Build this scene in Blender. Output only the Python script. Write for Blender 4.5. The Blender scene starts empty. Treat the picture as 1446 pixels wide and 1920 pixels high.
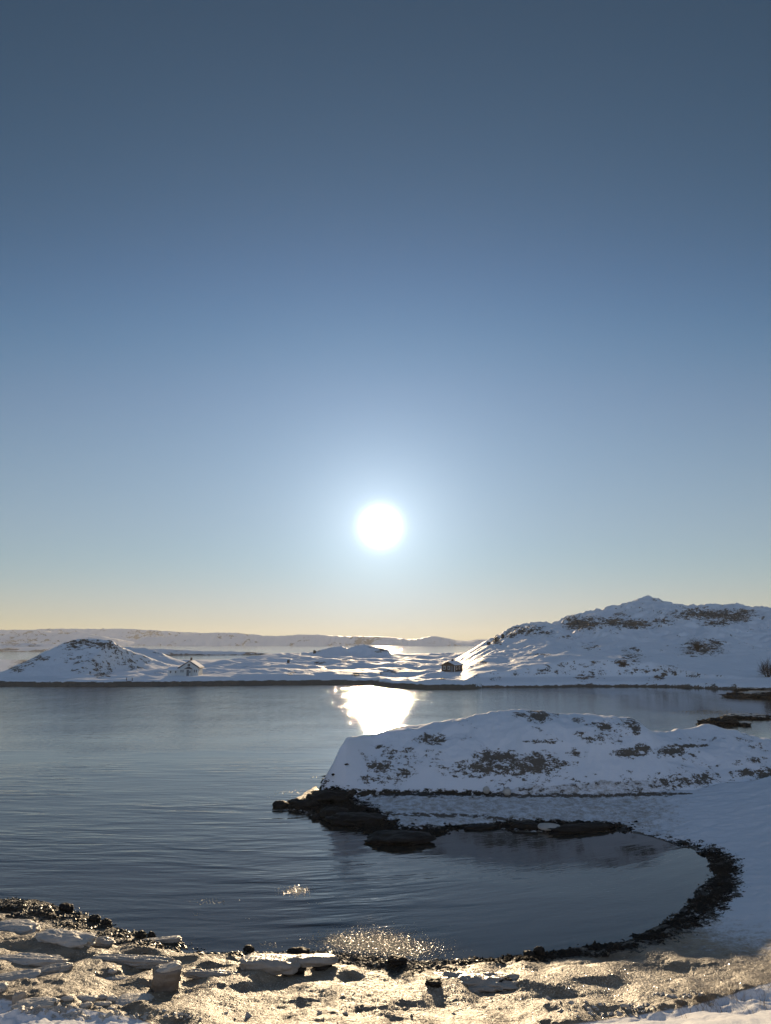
import bpy, math, random
import numpy as np
from mathutils import Vector, noise as mnoise
# ------------------------------------------------------------------ camera, sky, sun, exposure
S = 1.3                       # metres per design unit (all layout below is written in design units)
F = 1346.0; TH = math.radians(10.3); H = 10.0
SUN_EL = math.radians(9.15); SUN_AZ = math.radians(0.42)     # azimuth to the left (towards -X) of +Y
scene = bpy.context.scene
col = scene.collection
cam_d = bpy.data.cameras.new('camera'); cam = bpy.data.objects.new('camera', cam_d); col.objects.link(cam)
cam.location = (0, 0, H*S); cam.rotation_euler = (math.pi/2 + TH, 0, 0)
cam_d.sensor_fit = 'VERTICAL'; cam_d.sensor_height = 24.0; cam_d.lens = 24.0*F/1920.0
cam_d.clip_start = 0.1; cam_d.clip_end = 40000
scene.camera = cam
scene.view_settings.view_transform = 'Standard'; scene.view_settings.look = 'None'
scene.view_settings.gamma = 1; scene.view_settings.exposure = 0.0

world = bpy.data.worlds.new("World"); scene.world = world; world.use_nodes = True
wn = world.node_tree; wn.nodes.clear()
def N(t, ty, **kw):
    n = t.nodes.new(ty)
    for k, v in kw.items(): setattr(n, k, v)
    return n
sky = N(wn, 'ShaderNodeTexSky', sky_type='NISHITA', sun_disc=False)
sky.sun_elevation = SUN_EL; sky.sun_rotation = -SUN_AZ
sky.altitude = 0; sky.air_density = 1.0; sky.dust_density = 0.0; sky.ozone_density = 2.0
bg = N(wn, 'ShaderNodeBackground'); bg.inputs['Strength'].default_value = 0.07
# the camera's tone response for the sky: raw sky brought to picture scale, a soft curve per channel, and back
K = 0.07
pre = N(wn, 'ShaderNodeVectorMath', operation='SCALE'); pre.inputs['Scale'].default_value = K
cur = N(wn, 'ShaderNodeRGBCurve'); post = N(wn, 'ShaderNodeVectorMath', operation='SCALE'); post.inputs['Scale'].default_value = 1/K
for ci, pts in enumerate(([(.069, .043), (.14, .168), (.21, .245), (.296, .30), (.5, .46), (1.0, .70)], [(.112, .076), (.21, .225), (.29, .315), (.39, .385), (.6, .50), (1.0, .63)], [(.178, .124), (.30, .335), (.39, .43), (.49, .49), (.6, .58), (1.0, .76)])):
    c_ = cur.mapping.curves[ci]; c_.points[0].location = (0, 0); c_.points[1].location = pts[-1]
    for p_ in pts[:-1]: c_.points.new(*p_)
    for p_ in c_.points: p_.handle_type = 'AUTO_CLAMPED'
cur.mapping.extend = 'HORIZONTAL'; cur.mapping.update()
wn.links.new(sky.outputs[0], pre.inputs[0]); wn.links.new(pre.outputs[0], cur.inputs['Color']); wn.links.new(cur.outputs[0], post.inputs[0])
wn.links.new(post.outputs[0], bg.inputs['Color'])
# the sun's own dazzling disc and its aureole, part of the sky at the sun's direction
geo = N(wn, 'ShaderNodeTexCoord')
dot = N(wn, 'ShaderNodeVectorMath', operation='DOT_PRODUCT')
sd = (-math.sin(SUN_AZ)*math.cos(SUN_EL), math.cos(SUN_AZ)*math.cos(SUN_EL), math.sin(SUN_EL))
dot.inputs[1].default_value = sd
wn.links.new(geo.outputs['Generated'], dot.inputs[0])
ac = N(wn, 'ShaderNodeMath', operation='ARCCOSINE'); wn.links.new(dot.outputs['Value'], ac.inputs[0])
def glow(deg, amp):
    d = N(wn, 'ShaderNodeMath', operation='DIVIDE'); d.inputs[1].default_value = math.radians(deg); wn.links.new(ac.outputs[0], d.inputs[0])
    p = N(wn, 'ShaderNodeMath', operation='POWER'); p.inputs[1].default_value = 2.0 if deg < 3 else 1.0; wn.links.new(d.outputs[0], p.inputs[0])
    m = N(wn, 'ShaderNodeMath', operation='MULTIPLY'); m.inputs[1].default_value = -1; wn.links.new(p.outputs[0], m.inputs[0])
    e = N(wn, 'ShaderNodeMath', operation='EXPONENT'); wn.links.new(m.outputs[0], e.inputs[0])
    a = N(wn, 'ShaderNodeMath', operation='MULTIPLY'); a.inputs[1].default_value = amp; wn.links.new(e.outputs[0], a.inputs[0])
    return a
g1 = glow(1.15, 3.0); g2 = glow(3.4, 0.62); g3 = glow(16.0, 0.30)
b1 = N(wn, 'ShaderNodeBackground'); b1.inputs['Color'].default_value = (1, .97, .9, 1); wn.links.new(g1.outputs[0], b1.inputs['Strength'])
b2 = N(wn, 'ShaderNodeBackground'); b2.inputs['Color'].default_value = (.85, .95, 1, 1); wn.links.new(g2.outputs[0], b2.inputs['Strength'])
b3 = N(wn, 'ShaderNodeBackground'); b3.inputs['Color'].default_value = (.60, .77, 1.0, 1); wn.links.new(g3.outputs[0], b3.inputs['Strength'])
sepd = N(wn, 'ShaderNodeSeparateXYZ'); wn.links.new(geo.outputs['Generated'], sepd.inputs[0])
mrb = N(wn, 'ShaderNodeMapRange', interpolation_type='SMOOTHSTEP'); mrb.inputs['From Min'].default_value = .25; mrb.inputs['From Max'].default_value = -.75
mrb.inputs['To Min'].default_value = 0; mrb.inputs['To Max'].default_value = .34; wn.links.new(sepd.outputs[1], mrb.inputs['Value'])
b4 = N(wn, 'ShaderNodeBackground'); b4.inputs['Color'].default_value = (.44, .62, 1, 1); wn.links.new(mrb.outputs[0], b4.inputs['Strength'])   # added blue fill glow behind the camera, lifts the shaded snow
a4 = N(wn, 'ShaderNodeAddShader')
a1 = N(wn, 'ShaderNodeAddShader'); a2 = N(wn, 'ShaderNodeAddShader'); a3 = N(wn, 'ShaderNodeAddShader')
wn.links.new(b1.outputs[0], a1.inputs[0]); wn.links.new(b2.outputs[0], a1.inputs[1])
wn.links.new(a1.outputs[0], a2.inputs[0]); wn.links.new(b3.outputs[0], a2.inputs[1])
wn.links.new(a2.outputs[0], a3.inputs[0]); wn.links.new(bg.outputs[0], a3.inputs[1])
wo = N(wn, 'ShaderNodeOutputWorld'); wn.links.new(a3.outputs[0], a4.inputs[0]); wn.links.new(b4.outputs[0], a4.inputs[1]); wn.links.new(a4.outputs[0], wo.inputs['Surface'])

sun_d = bpy.data.lights.new('sun', 'SUN'); sun_d.energy = 5.0; sun_d.angle = math.radians(0.53); sun_d.color = (1.0, .75, .46)
sun = bpy.data.objects.new('sun', sun_d); col.objects.link(sun)
sun.rotation_euler = (-Vector(sd)).to_track_quat('-Z', 'Y').to_euler()
sun.location = (0, 0, 60)

# ------------------------------------------------------------------ helpers
ct, st = math.cos(TH), math.sin(TH)
def ray(u, v):
    x = (u-723.0)/F; y = -(v-960.0)/F
    return x, ct - y*st, st + y*ct
def on_z(u, v, z=0.0):
    dx, dy, dz = ray(u, v); t = (z-H)/dz
    return dx*t, dy*t
def at_y(u, v, Y):
    dx, dy, dz = ray(u, v); t = Y/dy
    return dx*t, Y, H + dz*t
def proj(x, y, z):
    zz = z-H; w = y*ct + zz*st
    w = np.where(w < 0.1, 0.1, w) if isinstance(w, np.ndarray) else max(w, .1)
    yy = -y*st + zz*ct
    return 723.0 + F*x/w, 960.0 - F*yy/w
def _h(ix, iy, seed):
    n = (ix*374761393 + iy*668265263 + seed*362437) & 0xffffffff
    n = ((n ^ (n >> 13))*1274126177) & 0xffffffff
    return (n ^ (n >> 16)) & 0xffff
def gn(x, y, seed=0):
    x = np.asarray(x, float); y = np.asarray(y, float)
    ix = np.floor(x).astype(np.int64); iy = np.floor(y).astype(np.int64)
    fx = x-ix; fy = y-iy
    ux = fx*fx*fx*(fx*(fx*6-15)+10); uy = fy*fy*fy*(fy*(fy*6-15)+10)
    def g(a, b, dx, dy):
        an = _h(a, b, seed)*(2*math.pi/65536)
        return np.cos(an)*dx + np.sin(an)*dy
    n00 = g(ix, iy, fx, fy); n10 = g(ix+1, iy, fx-1, fy)
    n01 = g(ix, iy+1, fx, fy-1); n11 = g(ix+1, iy+1, fx-1, fy-1)
    return (n00*(1-ux)+n10*ux)*(1-uy) + (n01*(1-ux)+n11*ux)*uy
def fbm(x, y, o=4, seed=0, gain=.5):
    r = 0; a = 1; f = 1
    for i in range(o):
        r = r + a*gn(x*f+i*17.3, y*f-i*9.1, seed+i); a *= gain; f *= 2.03
    return r
def ridged(x, y, o=4, seed=0):
    r = 0; a = 1; f = 1
    for i in range(o):
        r = r + a*(1-2*np.abs(gn(x*f+i*7.3, y*f+i*3.1, seed+i))); a *= .5; f *= 2.1
    return r/1.9
def sstep(a, b, x):
    t = np.clip((x-a)/(b-a), 0, 1); return t*t*(3-2*t)
def smax(a, b, k):
    h = np.clip(.5+.5*(a-b)/k, 0, 1); return b*(1-h)+a*h + k*h*(1-h)

def tag(o, label=None, cat=None, group=None, kind=None):
    if label: o['label'] = label
    if cat: o['category'] = cat
    if group: o['group'] = group
    if kind: o['kind'] = kind
    return o
def mesh_obj(name, V, Fc, mat, loc=(0, 0, 0), parent=None, smooth=True, attrs=None, rz=0):
    me = bpy.data.meshes.new(name)
    V = np.asarray(V, dtype=np.float32)*S
    if isinstance(Fc, np.ndarray):
        n = Fc.shape[1]
        me.vertices.add(len(V)); me.vertices.foreach_set('co', V.ravel())
        me.loops.add(Fc.size); me.loops.foreach_set('vertex_index', Fc.astype(np.int32).ravel())
        me.polygons.add(len(Fc)); me.polygons.foreach_set('loop_start', np.arange(0, Fc.size, n, dtype=np.int32))
        me.update(calc_edges=True); me.validate()
    else:
        me.from_pydata([tuple(map(float, v)) for v in V], [], Fc); me.update()
    me.polygons.foreach_set('use_smooth', [smooth]*len(me.polygons))
    if attrs:
        for k, a in attrs.items():
            at = me.attributes.new(k, 'FLOAT', 'POINT'); at.data.foreach_set('value', np.asarray(a, dtype=np.float32).ravel())
    me.materials.append(mat)
    o = bpy.data.objects.new(name, me); col.objects.link(o)
    o.location = tuple(c*S for c in loc); o.rotation_euler = (0, 0, rz)
    if parent: o.parent = parent
    return o
def empty(name, loc, rz=0):
    o = bpy.data.objects.new(name, None); col.objects.link(o); o.location = tuple(c*S for c in loc)
    o.rotation_euler = (0, 0, rz); o.empty_display_size = .3
    return o
def grid_faces(nr, nc):
    i = np.arange(nr-1)[:, None]*nc + np.arange(nc-1)[None, :]
    i = i.ravel()
    return np.stack([i, i+1, i+nc+1, i+nc], 1)

# ------------------------------------------------------------------ materials
def newmat(name):
    m = bpy.data.materials.new(name); m.use_nodes = True
    t = m.node_tree; p = t.nodes['Principled BSDF']; return m, t, p
def plain(name, c, rough=.6, spec=.5, bump=0, bscale=8, vary=0):
    m, t, p = newmat(name)
    p.inputs['Base Color'].default_value = (*c, 1); p.inputs['Roughness'].default_value = rough
    p.inputs['Specular IOR Level'].default_value = spec
    if bump or vary:
        tc = N(t, 'ShaderNodeTexCoord'); nz = N(t, 'ShaderNodeTexNoise'); nz.inputs['Scale'].default_value = bscale; nz.inputs['Detail'].default_value = 6
        t.links.new(tc.outputs['Object'], nz.inputs['Vector'])
        if bump:
            b = N(t, 'ShaderNodeBump'); b.inputs['Strength'].default_value = 1; b.inputs['Distance'].default_value = bump
            t.links.new(nz.outputs['Fac'], b.inputs['Height']); t.links.new(b.outputs[0], p.inputs['Normal'])
        if vary:
            mx = N(t, 'ShaderNodeMixRGB'); mx.inputs['Color1'].default_value = (*[k*(1-vary) for k in c], 1); mx.inputs['Color2'].default_value = (*[min(1, k*(1+vary)) for k in c], 1)
            t.links.new(nz.outputs['Fac'], mx.inputs['Fac']); t.links.new(mx.outputs[0], p.inputs['Base Color'])
    return m

def terrain_mat(name, ns, bump_big, bump_fine, fine_scale, srough=.75, sspec=.25, rockc=(.055, .045, .035), rockc2=(.16, .13, .10), icec=(.150, .118, .080), snowc=(.80, .82, .86)):
    """snow, glazed ice, rock and weed blended by the mesh's own surface attributes and a ragged noise edge"""
    m, t, p = newmat(name); L = t.links.new
    tc = N(t, 'ShaderNodeTexCoord')
    mpg = N(t, 'ShaderNodeMapping'); mpg.inputs['Scale'].default_value = (1, 1, 2.2); L(tc.outputs['Object'], mpg.inputs['Vector'])
    def attr(n):
        a = N(t, 'ShaderNodeAttribute'); a.attribute_name = n; return a.outputs['Fac']
    def noise(sc, det=6, rough=.6, vec=None):
        n = N(t, 'ShaderNodeTexNoise'); n.inputs['Scale'].default_value = sc; n.inputs['Detail'].default_value = det; n.inputs['Roughness'].default_value = rough
        L(vec or mpg.outputs[0], n.inputs['Vector']); return n.outputs['Fac']
    def math_(op, a, b=None):
        n = N(t, 'ShaderNodeMath', operation=op)
        for i, k in enumerate((a, b)):
            if k is None: continue
            if isinstance(k, (int, float)): n.inputs[i].default_value = k
            else: L(k, n.inputs[i])
        return n.outputs[0]
    def mr(x, a, b):
        n = N(t, 'ShaderNodeMapRange'); n.interpolation_type = 'SMOOTHSTEP'; L(x, n.inputs['Value'])
        n.inputs['From Min'].default_value = a; n.inputs['From Max'].default_value = b; return n.outputs['Result']
    def mix(f, a, b):
        n = N(t, 'ShaderNodeMixRGB'); L(f, n.inputs['Fac'])
        for i, k in ((1, a), (2, b)):
            if isinstance(k, tuple): n.inputs[i].default_value = (*k, 1)
            elif isinstance(k, float): n.inputs[i].default_value = (k, k, k, 1)
            else: L(k, n.inputs[i])
        return n.outputs[0]
    n1 = noise(ns, 8, .68); n2 = noise(ns*4.3, 4, .6); n3 = noise(ns*.35, 3, .5)
    edge = math_('ADD', math_('MULTIPLY', math_('SUBTRACT', n1, .5), 3.0), math_('MULTIPLY', math_('SUBTRACT', n2, .5), 1.3))
    def masked(n):
        a = attr(n); k = math_('MINIMUM', math_('MULTIPLY', a, 4), 1)
        return math_('ADD', a, math_('MULTIPLY', edge, k))
    rockf = mr(masked('rock'), .46, .56)
    n4 = noise(ns*.55, 4, .6)
    rockv = mix(n2, rockc, rockc2)
    icef = mr(math_('ADD', attr('ice'), math_('MULTIPLY', edge, .28)), .3, .7)
    icev = mix(mr(math_('ADD', math_('MULTIPLY', n1, .5), math_('MULTIPLY', n4, .5)), .38, .62), icec, tuple(min(.8, k*2.1) for k in icec))
    weedf = mr(masked('weed'), .42, .52)
    weedv = mix(n2, (.012, .010, .007), (.045, .036, .022))
    snowv = mix(n3, tuple(k*.93 for k in snowc), snowc)
    c = mix(icef, snowv, icev); c = mix(rockf, c, rockv); c = mix(weedf, c, weedv)
    L(c, p.inputs['Base Color'])
    nf = noise(fine_scale, 5, .62)
    r = mix(icef, srough, mix(nf, .30, .60)); L(mix(icef, sspec, .38), p.inputs['Specular IOR Level']); r = mix(rockf, r, .75); r = mix(weedf, r, .55)
    L(r, p.inputs['Roughness'])
    b1 = N(t, 'ShaderNodeBump'); b1.inputs['Strength'].default_value = 1; b1.inputs['Distance'].default_value = bump_big
    L(math_('ADD', n1, math_('MULTIPLY', math_('ADD', rockf, weedf), .5)), b1.inputs['Height'])
    b2 = N(t, 'ShaderNodeBump'); b2.inputs['Strength'].default_value = 1; b2.inputs['Distance'].default_value = bump_fine
    L(math_('MULTIPLY', nf, math_('ADD', icef, .35)), b2.inputs['Height']); L(b1.outputs[0], b2.inputs['Normal']); L(b2.outputs[0], p.inputs['Normal'])
    return m

MAT_NEAR = terrain_mat('icy_shore', 1.9, .05, .060, 8, rockc=(.060, .050, .040), rockc2=(.20, .17, .135))
MAT_FAR = terrain_mat('snowy_hills', .42, .25, .04, 3.0, .62, .3, rockc=(.05, .042, .035), rockc2=(.17, .14, .11))
MAT_DIST = terrain_mat('distant_snow', .012, 4.0, .2, .2, .6, .4, rockc=(.10, .09, .09), rockc2=(.25, .22, .2))
ROCK = plain('wet_rock', (.017, .014, .011), .6, .25, .08, 3, .6)
ROCKDRY = plain('dark_rock', (.05, .043, .036), .75, .4, .08, 2, .5)
def ice_mat(name, c, rough=.3, b=.02, sc=14, sub=0):
    m, t, p = newmat(name); L = t.links.new
    tc = N(t, 'ShaderNodeTexCoord')
    nz = N(t, 'ShaderNodeTexNoise'); nz.inputs['Scale'].default_value = sc; nz.inputs['Detail'].default_value = 6; L(tc.outputs['Object'], nz.inputs['Vector'])
    n2 = N(t, 'ShaderNodeTexNoise'); n2.inputs['Scale'].default_value = 2.2; n2.inputs['Detail'].default_value = 5; L(tc.outputs['Object'], n2.inputs['Vector'])
    mx = N(t, 'ShaderNodeMixRGB'); mx.inputs['Color1'].default_value = (*[k*.7 for k in c], 1); mx.inputs['Color2'].default_value = (*[min(.85, k*1.3) for k in c], 1)
    L(n2.outputs['Fac'], mx.inputs['Fac']); L(mx.outputs[0], p.inputs['Base Color'])
    p.inputs['Roughness'].default_value = rough
    b_ = N(t, 'ShaderNodeBump'); b_.inputs['Strength'].default_value = 1; b_.inputs['Distance'].default_value = b
    L(nz.outputs['Fac'], b_.inputs['Height']); L(b_.outputs[0], p.inputs['Normal'])
    if sub:
        p.inputs['Subsurface Weight'].default_value = sub; p.inputs['Subsurface Radius'].default_value = (.12, .10, .08); p.inputs['Subsurface Scale'].default_value = 1.0
    return m
ICE = ice_mat('glazed_ice', (.36, .325, .28), .34, .06, 7, .05)
ICESNOW = ice_mat('crusted_snow_ice', (.47, .44, .395), .5, .08, 6, .0)
ICESHADE = ice_mat('shaded_ice', (.20, .17, .14), .35, .03, 10)  # darker ice tone: the upright block's shaded front put into its colour

# water
def water_mat():
    m, t, p = newmat('sea_water'); L = t.links.new
    p.inputs['Base Color'].default_value = (.036, .031, .024, 1); p.inputs['Roughness'].default_value = .03; p.inputs['IOR'].default_value = 1.42
    tc = N(t, 'ShaderNodeTexCoord')
    bd = N(t, 'ShaderNodeAttribute'); bd.attribute_name = 'bend'; cb = N(t, 'ShaderNodeCombineXYZ'); L(bd.outputs['Fac'], cb.inputs[1])
    vb = N(t, 'ShaderNodeVectorMath', operation='SUBTRACT'); L(tc.outputs['Object'], vb.inputs[0]); L(cb.outputs[0], vb.inputs[1])
    def layer(rot, sx, sy, det, scale=1.0, dist=0.0):
        mp = N(t, 'ShaderNodeMapping'); mp.inputs['Rotation'].default_value = (0, 0, math.radians(rot)); mp.inputs['Scale'].default_value = (sx, sy, 1)
        L(vb.outputs[0], mp.inputs['Vector'])
        n = N(t, 'ShaderNodeTexNoise'); n.inputs['Scale'].default_value = scale; n.inputs['Detail'].default_value = det; n.inputs['Roughness'].default_value = .42
        n.inputs['Distortion'].default_value = dist
        L(mp.outputs[0], n.inputs['Vector']); return n.outputs['Fac']
    def mul(a, b):
        n = N(t, 'ShaderNodeMath', operation='MULTIPLY')
        for i, k in enumerate((a, b)):
            if isinstance(k, (int, float)): n.inputs[i].default_value = k
            else: L(k, n.inputs[i])
        return n.outputs[0]
    def add(a, b):
        n = N(t, 'ShaderNodeMath', operation='ADD'); L(a, n.inputs[0]); L(b, n.inputs[1]); return n.outputs[0]
    calm = N(t, 'ShaderNodeAttribute'); calm.attribute_name = 'wind'; w = calm.outputs['Fac']
    swell = layer(4, .17, .80, 2, 1.0, .5)         # long low ripples running into the bay
    mid = layer(-6, .50, 1.7, 3, 1.0, .4)
    chop = layer(15, 2.6, 5.5, 3, 1.0)
    swa = N(t, 'ShaderNodeAttribute'); swa.attribute_name = 'swell'
    h = mul(add(mul(swell, .062), mul(mid, .024)), swa.outputs['Fac'])
    h = add(h, mul(mul(chop, .036), w))
    fw = N(t, 'ShaderNodeAttribute'); fw.attribute_name = 'open'; fw = fw.outputs['Fac']
    big = layer(-3, 2.2, .6, 3, 1.0, .2)
    gust = layer(0, .22, .10, 3, 1.0, .5); gm = N(t, 'ShaderNodeMapRange'); gm.interpolation_type = 'SMOOTHSTEP'; L(gust, gm.inputs['Value'])
    gm.inputs['From Min'].default_value = .38; gm.inputs['From Max'].default_value = .62; gm.inputs['To Min'].default_value = .45; gm.inputs['To Max'].default_value = 1.5
    h = add(h, mul(mul(mul(big, .085), fw), gm.outputs['Result']))
    rr = N(t, 'ShaderNodeMath', operation='MULTIPLY_ADD'); L(fw, rr.inputs[0]); rr.inputs[1].default_value = .025; rr.inputs[2].default_value = .03; L(rr.outputs[0], p.inputs['Roughness'])
    b = N(t, 'ShaderNodeBump'); b.inputs['Strength'].default_value = 1; b.inputs['Distance'].default_value = 1.0
    L(h, b.inputs['Height']); L(b.outputs[0], p.inputs['Normal'])
    return m
WATER = water_mat()

# ------------------------------------------------------------------ water sheet, to the horizon
def build_water():
    ys = np.concatenate([np.linspace(-40, 15, 6), np.linspace(16, 80, 160), np.geomspace(82, 4600, 90)])
    tau = np.linspace(-1.6, 1.6, 420)
    Y, T = np.meshgrid(ys, tau, indexing='ij')
    X = T*(np.maximum(Y, 0)+60)
    wind = .12 + .88*sstep(50, 120, Y)
    wind = wind*np.where(X > 28, 1-.85*sstep(28, 50, X)*(Y < 220), 1)     # the sheltered cove on the right lies calm
    wind = np.clip(wind + .5*fbm(X/16, Y/7, 3, 5)*(Y < 240), .08, 1.3)
    opn = sstep(50, 150, Y)*np.where(X > 25, 1-.9*sstep(25, 45, X)*(Y < 220), 1)
    bay = sstep(-2, 4, X)*sstep(44, 38, Y); wind = wind*(1-.6*bay)
    swell = (1-.78*bay)*(.55+1.0*sstep(-.4, .4, fbm(X/11+3, Y/7, 3, 9)))*(.5+.5*sstep(75, 50, Y)+.3*sstep(75, 110, Y))
    swell = swell*np.where(X > 28, 1-.7*sstep(28, 40, X), 1)
    V = np.stack([X.ravel(), Y.ravel(), np.zeros(X.size)], 1)
    o = mesh_obj('water', V, grid_faces(*X.shape), WATER, attrs={'wind': wind, 'open': opn, 'swell': swell, 'bend': S*.0125*np.maximum(0, X+8)**2*sstep(75, 40, Y) - S*.05*np.minimum(0, X+8)*sstep(90, 40, Y)})
    tag(o, kind='structure')
build_water()

# ------------------------------------------------------------------ near land: foreshore, bay and headland
SHORE_PX = [(0,1683),(60,1689),(120,1703),(180,1720),(215,1741),(280,1758),(330,1767),(348,1780),(400,1787),(470,1788),(540,1786),(620,1788),(700,1797),(770,1803),(850,1802),(920,1797),(1000,1790),(1080,1782),(1140,1770),(1200,1752),(1245,1733),(1272,1712),(1295,1690),(1312,1665),(1332,1645),(1338,1630),(1325,1607),(1292,1590),(1250,1579),(1200,1565),(1160,1557),(1100,1561),(1050,1562),(1000,1560),(950,1556),(900,1552),(850,1556),(800,1570),(765,1585),(730,1582),(695,1566),(650,1550),(600,1535),(560,1524),(530,1516),(522,1510),(540,1503),(570,1487),(592,1474)]
shore = [(-90, 62), (-45, 40), (-26, 33.5)] + [on_z(u, v) for u, v in SHORE_PX] + [(-3.9, 50.5), (-3.0, 54), (-1.2, 58.5), (2, 62), (8, 64.5), (18, 64), (26, 62), (34, 61.5), (42, 63), (60, 80), (90, 120), (170, 150), (170, -60), (-170, -60), (-170, 70)]
SH = np.array(shore)
def signed(X, Y):
    x = X.ravel(); y = Y.ravel(); d2 = np.full(x.shape, 1e18); inside = np.zeros(x.shape, bool)
    n = len(SH)
    for i in range(n):
        ax, ay = SH[i]; bx, by = SH[(i+1) % n]
        ex, ey = bx-ax, by-ay; l2 = ex*ex+ey*ey
        t = np.clip(((x-ax)*ex+(y-ay)*ey)/l2, 0, 1)
        d2 = np.minimum(d2, (x-ax-t*ex)**2+(y-ay-t*ey)**2)
        c = ((ay > y) != (by > y))
        with np.errstate(divide='ignore', invalid='ignore'):
            xi = (bx-ax)*(y-ay)/(by-ay if by != ay else 1e-9)+ax
        inside ^= (c & (x < xi))
    d = np.sqrt(d2); return np.where(inside, d, -d).reshape(X.shape)

HC = [(598,1478),(606,1462),(625,1430),(637,1402),(650,1383),(700,1375),(760,1363),(850,1349),(900,1339),(925,1331),(980,1332),(1050,1335),(1120,1342),(1180,1345),(1197,1352),(1215,1366),(1250,1372),(1290,1366),(1330,1358),(1370,1368),(1446,1389),(1520,1392),(1600,1380),(1750,1370)]
hcw = np.array([at_y(u, v, 47.6 + 5.4*sstep(590, 740, u) - .5*sstep(900, 1250, u) + 1.2*sstep(1210, 1330, u)) for u, v in HC])
HBASE = [(590,1479),(700,1480),(900,1482),(1200,1486),(1446,1482),(1750,1470)]
hbw = np.array([on_z(u, v, .95) for u, v in HBASE])
FOOT = [(1393,1835,.16),(1345,1842,.14),(1420,1838,.16),(1350,1860,.17),(1340,1872,.2),(1318,1848,.12),(1280,1858,.12),(1250,1868,.13),(1205,1889,.16),(1232,1884,.14),(1437,1868,.15),(1365,1903,.35),(1160,1898,.12),(1100,1905,.12),(1405,1822,.1)]
def near_height(X, Y):
    d = signed(X, Y)
    wob = fbm(X*.55, Y*.55, 4, 11)*.55
    dd = d + wob*np.clip(1-np.abs(d)/6, 0, 1)*.7
    beach = np.where(dd > 0, .055*np.minimum(dd, 1)+ .14*np.maximum(0, dd-.6), .16*dd)
    beach = np.where(beach > .85, .85+(beach-.85)*.45, beach)
    beach = np.minimum(beach, 2.2 + .04*(beach-2.2)); beach = np.maximum(beach, -2.5)
    # an ice foot: the frozen beach stands a small step above the tide line on the near shore
    nearshore = sstep(34, 29, Y)*sstep(13, 8, X)
    stp = sstep(.55, .85, dd + .5*fbm(X*1.3, Y*1.3, 3, 61))
    beach = beach + .20*stp*nearshore*sstep(.2, .8, .5+fbm(X*.5, Y*.5, 2, 62))
    # rise that carries the camera
    y0 = 18.0 + .17*np.maximum(X, 0) + .06*np.maximum(-X-5, 0)
    ramp = np.maximum(0, y0-Y); bank = .42*(np.sqrt(ramp*ramp+.3)-.0)*(ramp > 0) 
    bank = np.minimum(bank, 8.4)
    z = beach + bank*sstep(0, .8, ramp)
    # land rising on the right of the bay
    z = z + .10*np.maximum(0, X-19)*sstep(60, 45, Y)*(d > 0)
    # headland
    yc = np.interp(X, hcw[:, 0], hcw[:, 1]); zc = np.interp(X, hcw[:, 0], hcw[:, 2]); yb = np.interp(X, hbw[:, 0], hbw[:, 1])
    zc = zc + (.22*fbm(X*.45, X*0, 4, 22)+.10*gn(X*1.9, X*0, 23))*sstep(0, 3, X-hcw[0, 0]); zc = np.where(X < hcw[0, 0], .3, zc)
    yb = yb + .5*gn(X*.5, X*0, 4)
    tf = (Y-yb)/np.maximum(yc-yb, .9); tb = (Y-yc)/(9.5)
    zb = np.clip(z-.05, -.1, .75)
    prof = np.where(tf < 0, 0, np.where(tf < 1, 1-(1-np.clip(tf, 0, 1))**1.55, 1))
    hz = zb + (zc-zb)*prof
    hz = np.where(Y > yc, zc - (zc+1)*np.clip(tb, 0, 1.3)**1.4, hz)
    m = sstep(-.4, 1.3, X-hcw[0, 0])*np.clip(tf*4, 0, 1)
    face = m*np.sin(np.clip(tf, 0, 1)*math.pi)
    hz = hz + face*(.55*fbm(X*.16, Y*.25, 3, 21) + .28*ridged(X*.42+3, Y*.5, 4, 31)-.15)
    hz = np.where(m > 0, hz, -5)
    z = np.where(m > 0, np.maximum(z*(1-m)+np.minimum(z, 1.0)*m, hz), z)
    # right-hand lobe of the headland drops lower in front
    onland = np.clip(dd*1.5, 0, 1)
    z = z + onland*(.045*fbm(X*.9, Y*.9, 3, 41))
    shelf = onland*sstep(46.5, 44, Y)*sstep(34, 36, Y)
    z = z + shelf*.05*ridged(X*.25, Y*.9, 3, 43)
    drift = onland*sstep(9, 14, X)*sstep(27, 31, Y)*sstep(50, 46, Y)
    z = z + drift*(.10*ridged(X*.22+.25*Y, Y*.5-.1*X, 4, 44) + .035*fbm(X*1.4, Y*2.2, 4, 45))
    # frozen crust, lumps and flow lines of the foreground ice
    fg = onland*sstep(34, 27, Y)
    flow = ridged(X*.55+.35*Y, Y*2.2+1.3*fbm(X*.3, Y*.3, 2, 50), 4, 51)
    left = sstep(2, -8, X)
    z = z + fg*(.028*flow + (.026+.045*left)*fbm(X*1.1, Y*1.9, 5, 52, .5)*(.5+sstep(-.3,.4,fbm(X*.35,Y*.5,2,57))) + .014*ridged(X*3, Y*4.5, 3, 53) + .012*gn(X*6.5, Y*6.5, 58) + .010*gn(X*11, Y*9, 59))
    u, v = proj(X, Y, z)
    snowlump = sstep(1850, 1885, v + .10*(u-0))*sstep(330, 120, u)*fg
    z = z + snowlump*(.11*np.abs(fbm(X*1.8, Y*2.6, 3, 54)) + .08)
    for fu, fv, r in FOOT:
        fx, fy = on_z(fu, fv, 1.35)
        rr = ((X-fx)/(r*1.3))**2 + ((Y-fy)/(r*1.5))**2
        z = z - .13*np.exp(-rr*1.6) + .03*np.exp(-((np.sqrt(rr)-1.5)**2)*6)
    return z, d, dd, tf, m
def ell(u, v, L):
    r = np.zeros(u.shape)
    for cu, cv, ru, rv, a in L:
        q = ((u-cu)/ru)**2+((v-cv)/rv)**2
        r = np.maximum(r, a*np.clip(1.12-.62*np.sqrt(q), 0, 1)*(q < 2.6))
    return r
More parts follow.
